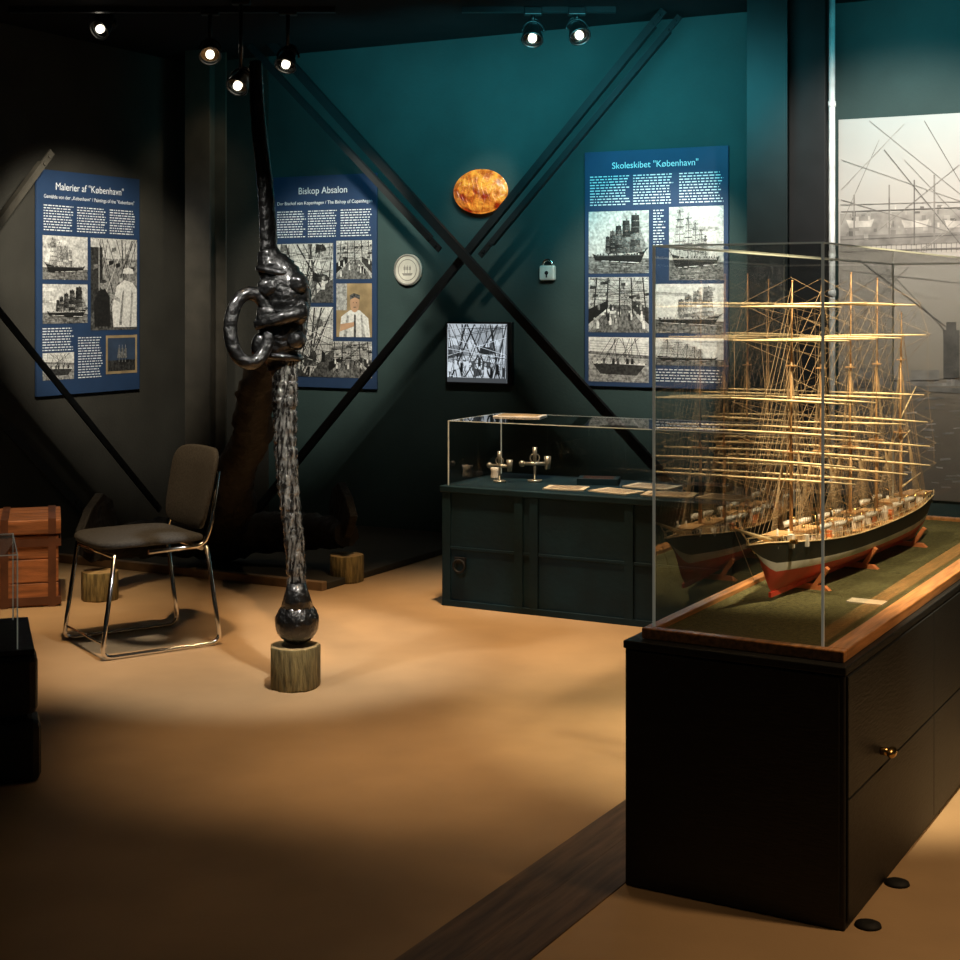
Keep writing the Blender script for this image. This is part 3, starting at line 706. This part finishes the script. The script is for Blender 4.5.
for x,lx,wy,hz in[(-.66,.10,.07,.028),(-.53,.06,.05,.04),(-.40,.12,.06,.034),(-.14,.10,.055,.034),(.0,.05,.04,.05),(.13,.10,.055,.036),(.41,.12,.05,.034),(.61,.10,.045,.026)]:
    m=MB(); z=dz(x); m.b2((x-lx/2,-wy/2,z-.005),(x+lx/2,wy/2,z+hz)); m.b2((x-lx/2-.005,-wy/2-.005,z+hz),(x+lx/2+.005,wy/2+.005,z+hz+.004),1)
    for i in range(4):
        xx=x-lx/2+lx*(i+.5)/4; m.b2((xx-.005,-wy/2-.002,z+hz*.4),(xx+.005,-wy/2,z+hz*.75),2); m.b2((xx-.005,wy/2,z+hz*.4),(xx+.005,wy/2+.002,z+hz*.75),2)
    make('deckhouse',m,[M_white,M_mast,M_black],r)
def boat(x,y,z):
    m=MB(); rs=[]
    for i in range(9):
        t=-1+i/4; b=.013*(1-abs(t)**2.5)+.001
        rs.append([(x+t*.045,y-b,z+.015),(x+t*.045,y-b*.7,z+.004),(x+t*.045,y,z),(x+t*.045,y+b*.7,z+.004),(x+t*.045,y+b,z+.015)])
    m.rings(rs); make('lifeboat',m,M_white,r)
for x in(-.40,-.28,-.02,.10,.26,.38):
    for s in(1,-1): boat(x,s*.056,dz(x)+.036)
m=MB()
for i in range(90):
    x=HR.uniform(-.68,.66); y=HR.uniform(-.048,.048); z=dz(x); q=HR.random()
    if q<.5: m.cyl((x,y,z),(x,y,z+HR.uniform(.012,.05)),HR.uniform(.002,.006),n=7,m=HR.choice([0,1,1]))
    else: m.box((x,y,z+.010),(HR.uniform(.01,.025),HR.uniform(.01,.02),HR.uniform(.012,.04)),m=HR.choice([0,1,1,2]))
for x in(-.5,-.34,-.1,.04,.2,.35): 
    for s in(1,-1): m.cyl((x,s*.045,dz(x)),(x,s*.045,dz(x)+.055),.0018,n=6); m.cyl((x,s*.045,dz(x)+.055),(x,s*.07,dz(x)+.066),.0018,n=6)
make('deck_fitting',m,[M_brass,M_white,M_redw],r)['kind']='stuff'
MX=[.51,.27,.02,-.23,-.48]; TOPZ=[.90,.925,.93,.915,.80]
YZ=[.320,.385,.455,.545,.735,.835]; YL=[.40,.40,.38,.36,.36,.30]
for mi,(x,tz) in enumerate(zip(MX,TOPZ)):
    m=MB(); z=dz(x)-.01
    m.cyl((x,0,z),(x-.005,0,z+.28),.0058,.005,n=10); m.cyl((x+.004,0,z+.25),(x-.004,0,z+.53),.004,.0032,n=8); m.cyl((x-.004,0,z+.50),(x-.01,0,tz),.0027,.0014,n=8)
    m.box((x-.002,0,z+.27),(.026,.048,.003)); m.box((x-.002,0,z+.52),(.016,.028,.003)); m.sph((x-.01,0,tz),.003,n=8)
    ma=make('mast',m,M_mast,r)
    if mi<4:
        for k,(yz,yl) in enumerate(zip(YZ,YL)):
            hw=yl/2*(1-.03*mi); zz=yz+HR.uniform(-.010,.010)
            m=MB(); tw_=.02+HR.uniform(-.07,.07)
            d=Vector((math.sin(tw_),math.cos(tw_),HR.uniform(-.02,.02)))
            c=Vector((x+.008,0,zz)); m.prof([c-d*hw,c-d*hw*.5,c,c+d*hw*.5,c+d*hw],[.0014,.0032,.0040,.0032,.0014],n=8)
            make('yard',m,M_cream,ma)
    else:
        for a_,b_,c_,d_ in(((x,0,.20),(x-.22,0,.23),.0035,.002),((x,0,.44),(x-.17,0,.54),.0028,.0016),((x,0,.36),(x-.1,0,.39),.002,.002)):
            m=MB(); m.cyl(a_,b_,c_,d_,n=8); make('spanker_boom',m,M_cream,ma)
m=MB()
def rl(a_,b_,w=.0008): m.cyl(a_,b_,w,n=3,caps=False)
for mi,(x,tz) in enumerate(zip(MX,TOPZ)):
    for s in(1,-1):
        for k in range(8):
            xx=x-.055+k*.017; t=max(-.98,min(.98,xx/LH)); b_=hp(t,1,s)
            rl(b_,(x,s*.022,dz(x)+.27))
        for k in range(5): rl(hp(max(-.98,(x-.06-k*.015)/LH),1,s),(x,0,[.45,.53,.62,.70,tz-.03][k]),.0007)
        for k in range(4): rl((x-.01+.01*k,s*.024,dz(x)+.27),(x,0,dz(x)+.52),.0006)
        for k in range(11):
            zf=.02+k*.022; f0=zf/.27
            a_=hp((x-.055)/LH,1,s).lerp(Vector((x,s*.022,dz(x)+.27)),f0); b_=hp((x+.064)/LH,1,s).lerp(Vector((x,s*.022,dz(x)+.27)),f0); rl(a_,b_,.0005)
        if mi<4:
            for yz,yl in zip(YZ,YL):
                rl((x+.008,s*yl/2,yz),(x,0,yz+.075),.0005)
                nx=MX[mi+1]; rl((x+.008,s*yl/2,yz),(nx,0,max(.20,yz-.06)),.0005); rl((x+.008,s*yl/2,yz),(nx,0,max(.20,yz-.12)),.0005)
            for a_,b_ in zip(range(5),range(1,6)): rl((x+.008,s*YL[a_]*.48,YZ[a_]),(x+.008,s*YL[b_]*.48,YZ[b_]),.0005)
            for a_ in range(6): rl((x+.008,s*YL[a_]*.25,YZ[a_]),(x-.05,s*.06,.15),.0005)
    px_=MX[mi-1] if mi>0 else None
    for k,zz in enumerate((.38,.45,.53,.6,.66,.72,.78,.84,tz-.02)):
        if mi>0: rl((x,0,zz-.03),(px_,0,max(.16,zz-.22)),.0006)
        else: rl((x,0,zz),(.70+k*.026,0,.185+k*.0058),.0007)
rl((.91,0,.235),(.77,0,.07)); rl((-.48,0,.8),(-.72,0,.20))
make('rigging',m,M_rig,r)['kind']='stuff'
for x in(-.5,.0,.42):
    m=MB()
    m.rings([[(x-.01,-.085,0),(x-.01,.085,0),(x-.01,.07,.012),(x-.01,.02,.014),(x-.01,-.02,.014),(x-.01,-.07,.012)],[(x+.01,-.085,0),(x+.01,.085,0),(x+.01,.07,.012),(x+.01,.02,.014),(x+.01,-.02,.014),(x+.01,-.07,.012)]],sm=False)
    for s in(1,-1):
        m.box((x,s*.055,.034),(.02,.012,.075),Matrix.Rotation(-s*.6,3,'X'))
    make('cradle_support',m,M_redw,r)
lc=Vector((.3668,3.794,0))+Vector((math.cos(TP),-math.sin(TP),0))*.42+AP*.70
m=MB(); m.b2((-.05,-.03,0),(.05,.03,.004)); make('caption_card',m,M_paper,loc=(lc.x,lc.y,ZB),rz=RP,label='small pale caption card on the green mat',cat='card')

# ---------------------------------------------------------------- back display case
r=root('low_display_case',(-.18,7.28,0),RB,'blue-black low chest-like display case with glass cover by the wall','display case')
BL,BD,BH=1.75,.62,.58
m=MB(); m.b2((0,.0,0),(BL,BD,BH-.03)); make('case_body',m,M_casep,r,bevel=.004)
m=MB(); m.b2((-.012,-.015,BH-.03),(BL+.012,BD+.01,BH)); make('case_top',m,M_casep,r,bevel=.004)
for x in(0,.39,.47,.95,1.42,1.70):
    m=MB(); m.b2((x,-.009,0),(x+.045,0,BH-.03)); make('batten',m,M_casep,r,bevel=.002)
for a_,b_ in(((0,-.006,.275),(BL,0,.290)),((0,-.010,0),(BL,0,.03))):
    m=MB(); m.b2(a_,b_); make('batten',m,M_casep,r,bevel=.002)
x=.10; m=MB(); m.b2((x-.03,-.014,.21),(x+.03,0,.24)); m.torus((x+.0,-.022,.20),.03,.006,Matrix.Rotation(math.pi/2,3,'X'),n=18); make('ring_handle',m,M_steel,r)
glassbox(r,.02,.02,BL-.02,BD-.04,BH,.895,.005)
def loc_b(x,y,z): 
    p=Vector((-.18,7.28,0))+U*x+A*y; return (p.x,p.y,z)
M_instr=pmat('dull_silver_brass',(.42,.40,.34),.35,metal=.8)
for j,(xx,yy,sc_) in enumerate(((.18,.25,.8),(.33,.34,.9))):
    m=MB(); k=sc_
    m.cyl((0,0,0),(0,0,.012*k),.04*k,n=20); m.cyl((0,0,.012*k),(0,0,.12*k),.007*k); m.cyl((-.07*k,0,.10*k),(.07*k,0,.10*k),.010*k); m.sph((-.07*k,0,.10*k),.018*k); m.cyl((.07*k,0,.07*k),(.07*k,0,.14*k),.014*k,.02*k); m.cyl((0,0,.10*k),(0,0,.19*k),.008*k,.014*k); m.torus((0,0,.13*k),.025*k,.004*k,Matrix.Rotation(math.pi/2,3,'X'))
    make('ship_instrument',m,M_instr,loc=loc_b(xx,yy,BH),rz=RB+.5*j,label='small metal ship instrument on a foot inside the case',cat='instrument',group='instruments in the low case')
m=MB(); m.prof([(0,0,0),(0,0,.01),(0,0,.04),(0,0,.06)],[.025,.025,.022,.028],n=18); make('small_cup',m,M_white,loc=loc_b(.10,.36,BH),label='small white cup beside the metal instruments',cat='cup')
for i,(x,y,a_,sx,sy,mt,th) in enumerate([(.58,.17,.2,.20,.14,M_paper,.006),(.84,.17,-.25,.22,.15,M_paper,.006),(1.10,.18,.15,.24,.16,M_paper,.006),(1.36,.2,-.1,.22,.16,M_paper,.006),(.64,.42,.3,.2,.14,M_casep,.03),(.92,.42,-.1,.24,.16,M_paper,.006),(1.2,.42,.1,.2,.15,M_casep,.03)]):
    m=MB(); m.box((0,0,th/2),(sx,sy,th)); 
    for k in range(6): m.box((0,-sy*.35+k*sy*.14,th+.0005),(sx*.75,.004,.001),m=1)
    make('old_document',m,[mt,M_chestb],loc=loc_b(x,y,BH),rz=RB+a_,label='yellowed ship document lying in the glass case' if mt is M_paper else 'dark leather-bound ship book lying in the glass case',cat='document',group='documents in the low case')
m=MB(); m.b2((-.12,-.08,0),(.12,.08,.006)); m.b2((-.1,-.06,.006),(.1,.05,.009),1); make('leaflet',m,[M_white,M_sepia],loc=loc_b(.22,.4,.896),rz=RB+.2,label='pale leaflet lying on top of the glass case',cat='leaflet')

# ---------------------------------------------------------------- small showcase on stacked timbers
r=root('timber_showcase',(-1.355,4.6,0),math.radians(19),'small glass showcase on stacked black rough timbers','display case')
for i,(z0,z1,ex) in enumerate(((0,.19,.01),(.205,.395,0))):
    for a_,b_,q in((0,.16,0),(.30,.46,.01)):
        m=MB(); m.b2((-.8,a_,z0),(ex-q,b_,z1)); make('timber_beam',m,M_plinth,r,bevel=.025)
m=MB(); m.b2((-.75,.05,.188),(-.03,.45,.207)); make('timber_shelf',m,M_plinth,r)
m=MB(); m.b2((-.8,0,.395),(-.01,.5,.41)); make('timber_shelf',m,M_plinth,r,bevel=.003)
glassbox(r,-.78,.02,-.06,.46,.41,.70,.004)

for px,py in((897,884),(868,926)):
    p=at(px,py,2220/(py-300)); m=MB(); m.prof([(0,0,0),(0,0,.006),(0,0,.012)],[.032,.03,.015],n=20); make('floor_stud',m,M_steel,loc=(p.x,p.y,0),label='small dark round metal stud on the floor',cat='floor stud',group='floor studs')

# ---------------------------------------------------------------- lights
def spot(name,loc,tgt,pw,col,ang,blend=.6,rad=.05):
    l=bpy.data.lights.new(name,'SPOT'); l.energy=pw; l.color=col; l.spot_size=math.radians(ang); l.spot_blend=blend; l.shadow_soft_size=rad
    o=bpy.data.objects.new(name,l); COL.objects.link(o); o.location=loc
    o.rotation_euler=(Vector(tgt)-Vector(loc)).to_track_quat('-Z','Y').to_euler(); return o
WARM=(1,.74,.45); OR=(1,.64,.33); NEU=(1,.92,.76); TEAL=(.12,.86,1)
def g(px,py): 
    d=2220/(py-300); return Vector(((px-480)*d/F,d,0))
spot('poster_light',leftp(120,60,1.6),c1+Vector((0,0,-.05)),350,NEU,43,.65)
spot('poster_light',backp(330,60,1.7),c2+Vector((.05,0,-.1)),260,NEU,40,.65)
spot('poster_light',backp(640,40,1.7),c3+Vector((0,0,-.1)),250,NEU,38,.65)
spot('plaque_light',backp(470,20,1.5),backp(455,320),60,NEU,34,.9)
spot('dish_light',backp(500,10,1.3),backp(484,192),60,NEU,16)
spot('mural_light',backp(900,0,1.7),backp(905,260),230,(1,.92,.80),72)
spot('column_light',(pa.x+.5,pa.y-.9,2.9),(pa.x,pa.y,2.35),16,WARM,40,.9)
for px_,pw_ in((330,20),(440,40),(550,52),(640,46),(715,34)):
    spot('added_teal_wash',backp(px_,70,1.15),backp(px_,110),pw_,TEAL,100,1,.3)  # added spots with no visible fixture, tinting the upper wall teal
spot('added_teal_wash',backp(930,20,.8),backp(930,30),22,TEAL,110,1,.3)
spot('ship_light',(1.3,3.6,3.0),ctr+Vector((0,0,.8)),600,(1,.78,.48),42)
spot('ship_light',(.3,4.4,3.0),ctr+Vector((0,.2,.8)),360,(1,.78,.48),42)
spot('floor_light',g(480,622)+Vector((0,-.2,3.0)),g(480,622),440,OR,54,.9,.06)
spot('floor_light',g(330,735)+Vector((.2,0,3.0)),g(340,735),170,OR,40,1,.06)
spot('floor_light',g(560,745)+Vector((0,.2,3.0)),g(550,765),130,OR,40,1,.06)
spot('chair_light',(-1.2,5.7,3.0),(-1.5,6.5,.1),230,OR,46,.9)
spot('chest_light',(-1.9,6.2,3.0),(-2.25,7.25,.3),210,WARM,32,.8)
spot('anchor_light',(-.2,4.7,2.9),(-.72,5.8,.75),260,(1,.96,.88),36,.7)
spot('anchor_light',(-1.6,5.0,2.9),(-.75,5.85,1.2),110,(1,.96,.88),32,.7)
spot('front_light',g(480,880)+Vector((-.1,0,3.0)),g(450,880),24,OR,60,1,.2)
spot('side_light',(2.3,3.0,3.0),(1.6,3.3,0),180,OR,60,.9,.1)
spot('corner_light',(-1.0,8.0,3.0),(-1.5,8.6,.4),22,WARM,60,1)
spot('case_light',(.55,6.8,2.95),(.5,7.5,.6),90,(.75,.95,1),38,.9)
w=bpy.data.worlds.new('world'); sc.world=w; w.use_nodes=True
w.node_tree.nodes['Background'].inputs[0].default_value=(.22,.4,.46,1); w.node_tree.nodes['Background'].inputs[1].default_value=.03

# ---------------------------------------------------------------- camera
cam=bpy.data.cameras.new('camera'); cam.sensor_width=36; cam.lens=36*F/960; cam.shift_y=-180/960; cam.clip_end=100
co=bpy.data.objects.new('camera',cam); COL.objects.link(co); co.location=(0,0,CH); co.rotation_euler=(math.pi/2,0,0)
sc.camera=co
